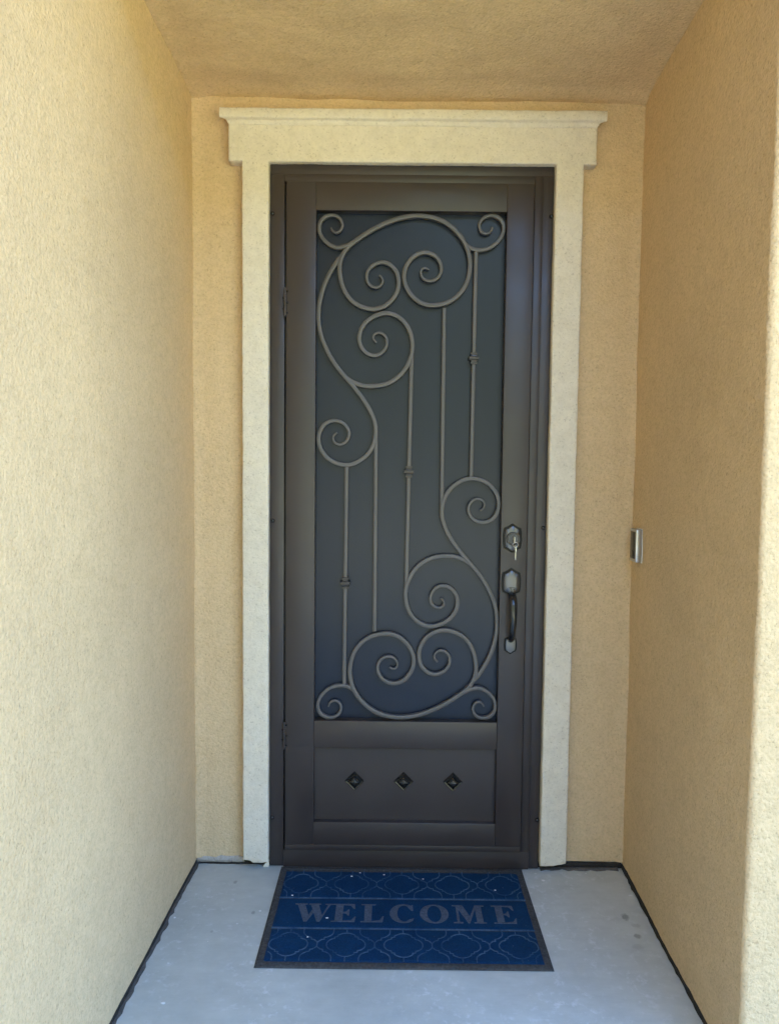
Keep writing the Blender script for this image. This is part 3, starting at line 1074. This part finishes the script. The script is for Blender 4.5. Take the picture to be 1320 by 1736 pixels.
# letters: bold roman capitals as shallow raised rubber
LET = {
 'W': [[(0, 1), (.42, 1), (.42, .96), (.34, .94), (.51, .34), (.61, .68), (.54, .94), (.47, .96), (.47, 1), (.88, 1), (.88, .96), (.80, .94), (.96, .34), (1.12, .93), (1.02, .96), (1.02, 1), (1.27, 1), (1.27, .96), (1.19, .94), (.90, 0), (.81, 0), (.66, .50), (.48, 0), (.38, 0), (.09, .94), (0, .96)]],
 'E': [[(0, 0), (.74, 0), (.78, .28), (.74, .28), (.64, .09), (.36, .05), (.36, .48), (.46, .46), (.52, .36), (.56, .36), (.56, .68), (.52, .68), (.46, .56), (.36, .53), (.36, .95), (.60, .92), (.70, .74), (.74, .74), (.72, 1), (0, 1), (0, .96), (.12, .95), (.12, .05), (0, .04)]],
 'L': [[(0, 0), (.72, 0), (.76, .32), (.72, .32), (.62, .10), (.36, .05), (.36, .95), (.49, .96), (.49, 1), (0, 1), (0, .96), (.12, .95), (.12, .05), (0, .04)]],
 'M': [[(0, 0), (.32, 0), (.32, .04), (.21, .06), (.21, .78), (.50, 0), (.55, 0), (.80, .80), (.80, .05), (.70, .04), (.70, 0), (1.12, 0), (1.12, .04), (1.02, .05), (1.02, .95), (1.12, .96), (1.12, 1), (.80, 1), (.58, .36), (.36, 1), (0, 1), (0, .96), (.13, .94), (.13, .06), (0, .04)]],
}
def ell(cx, cy, rx, ry, a0, a1, n):
    return [(cx + rx * math.cos(rad(a0 + (a1 - a0) * i / n)), cy + ry * math.sin(rad(a0 + (a1 - a0) * i / n))) for i in range(n + 1)]
LET['O'] = [ell(.5, .5, .5, .52, 0, 350, 35), ell(.5, .5, .25, .47, 350, 0, 35)]
LET['C'] = [ell(.46, .5, .46, .52, 55, 310, 30) + [(.80, .24)] + ell(.48, .5, .23, .46, 308, 62, 24) + [(.70, .70), (.75, .66), (.78, .66), (.78, .97), (.75, .97)]]
def letter(ch, x0, x1, yb, yt):
    cu = bpy.data.curves.new('letter', 'CURVE')
    cu.dimensions = '2D'
    cu.fill_mode = 'BOTH'
    cu.extrude = 0.0012
    xmax = max(p[0] for l in LET[ch] for p in l)
    xmin = min(p[0] for l in LET[ch] for p in l)
    for loop in LET[ch]:
        sp = cu.splines.new('POLY')
        sp.points.add(len(loop) - 1)
        for pt, (a, b) in zip(sp.points, loop):
            pt.co = ((a - xmin) / (xmax - xmin) * (x1 - x0), b * (yt - yb), 0, 1)
        sp.use_cyclic_u = True
    tmp = bpy.data.objects.new('letter_curve', cu)
    col.objects.link(tmp)
    dg = bpy.context.evaluated_depsgraph_get()
    me = bpy.data.meshes.new_from_object(tmp.evaluated_get(dg))
    bpy.data.objects.remove(tmp)
    me.materials.clear()
    me.transform(Matrix.Translation((x0 - MX, yb + 0.30, 0.0081)))
    link('letter', me, M_LETTER, mat_o)
for ch, a, b in (('W', -.3585, -.2365), ('E', -.2365, -.1580), ('L', -.1425, -.0690), ('C', -.0500, .0270), ('O', .0470, .1390), ('M', .1525, .2560), ('E', .2800, .3545)):
    letter(ch, a, b, -0.3560, -0.2610)

# ------------------------------------------------------------------ small litter
def flake(x, y, z, s, label, group):
    bm = bmesh.new()
    n = 6
    ang = random.random() * 6
    top = [bm.verts.new((s * (0.6 + .6 * random.random()) * math.cos(ang + 2 * math.pi * k / n), s * .6 * (0.6 + .6 * random.random()) * math.sin(ang + 2 * math.pi * k / n), .0008 + .0012 * random.random())) for k in range(n)]
    bot = [bm.verts.new((v.co.x, v.co.y, 0.0)) for v in top]
    bm.faces.new(top); bm.faces.new(bot[::-1])
    for k in range(n):
        bm.faces.new((bot[k], bot[(k + 1) % n], top[(k + 1) % n], top[k]))
    o = from_bm('paint_flake', bm, M_FLAKE)
    o.location = (x, y, z)
    tag(o, label, 'debris', group)
GC = 'white flakes on the concrete'
GM = 'white specks on the doormat'
SH = 'tiny white flake on open concrete left of the doormat'
for x, y, s, lb in ((0.764, -0.180, .007, 'white flake on concrete against the foot of the shaded right wall'),
                    (0.487, -0.094, .007, 'larger white flake on concrete beside the top right doormat corner'),
                    (0.469, -0.050, .004, 'small white flake on concrete close under the right door trim'),
                    (-0.656, -0.710, .006, 'white flake on concrete nearest the viewer, by the left wall'),
                    (-0.470, -0.292, .005, 'white flake on concrete just off the left edge of the doormat'),
                    (-0.7345, -0.333, .005, 'white flake lying in the dark joint along the left wall'),
                    (0.648, -0.045, .004, 'tiny white flake in the joint under the right part of the door wall'),
                    (-.60, -.45, .003, SH), (-.69, -.55, .003, SH), (-.53, -.36, .003, SH)):
    flake(x, y, 0.0005, s, lb, GC)
UP = 'tiny white speck caught in the upper trellis band of the doormat'
for x, y, s, lb in ((-0.155, -0.073, .003, UP), (-.1835, -.096, .0035, UP), (-.071, -.084, .0035, UP), (.066, -.108, .003, UP),
                    (.308, -.172, .0035, 'white speck near the right end of the doormat upper trellis band'),
                    (-.249, -.338, .004, 'white speck beside the first letter of the doormat word'),
                    (-.300, -.435, .003, 'white speck in the lower trellis band of the doormat'),
                    (-.375, -.216, .003, 'white speck at the left end of the doormat upper dividing line')):
    flake(x, y, 0.0088, s, lb, GM)
# broken wedge of plaster at the foot of the left casing
bm = bmesh.new()
b = [bm.verts.new(p) for p in ((0, 0, 0), (.024, .002, 0), (.022, .014, 0), (.004, .012, 0))]
t = [bm.verts.new(p) for p in ((.016, .003, .020), (.023, .004, .030), (.021, .011, .026))]
bm.faces.new(b[::-1]); bm.faces.new((b[0], b[1], t[1], t[0])); bm.faces.new((b[1], b[2], t[2], t[1])); bm.faces.new((b[2], b[3], t[0], t[2])); bm.faces.new((b[3], b[0], t[0])); bm.faces.new((t[0], t[1], t[2]))
chip = from_bm('plaster_chip', bm, M_TRIM)
chip.location = (-0.5080, -0.026, 0.0005)
tag(chip, 'pale broken plaster wedge at the foot of the left door trim', 'debris')
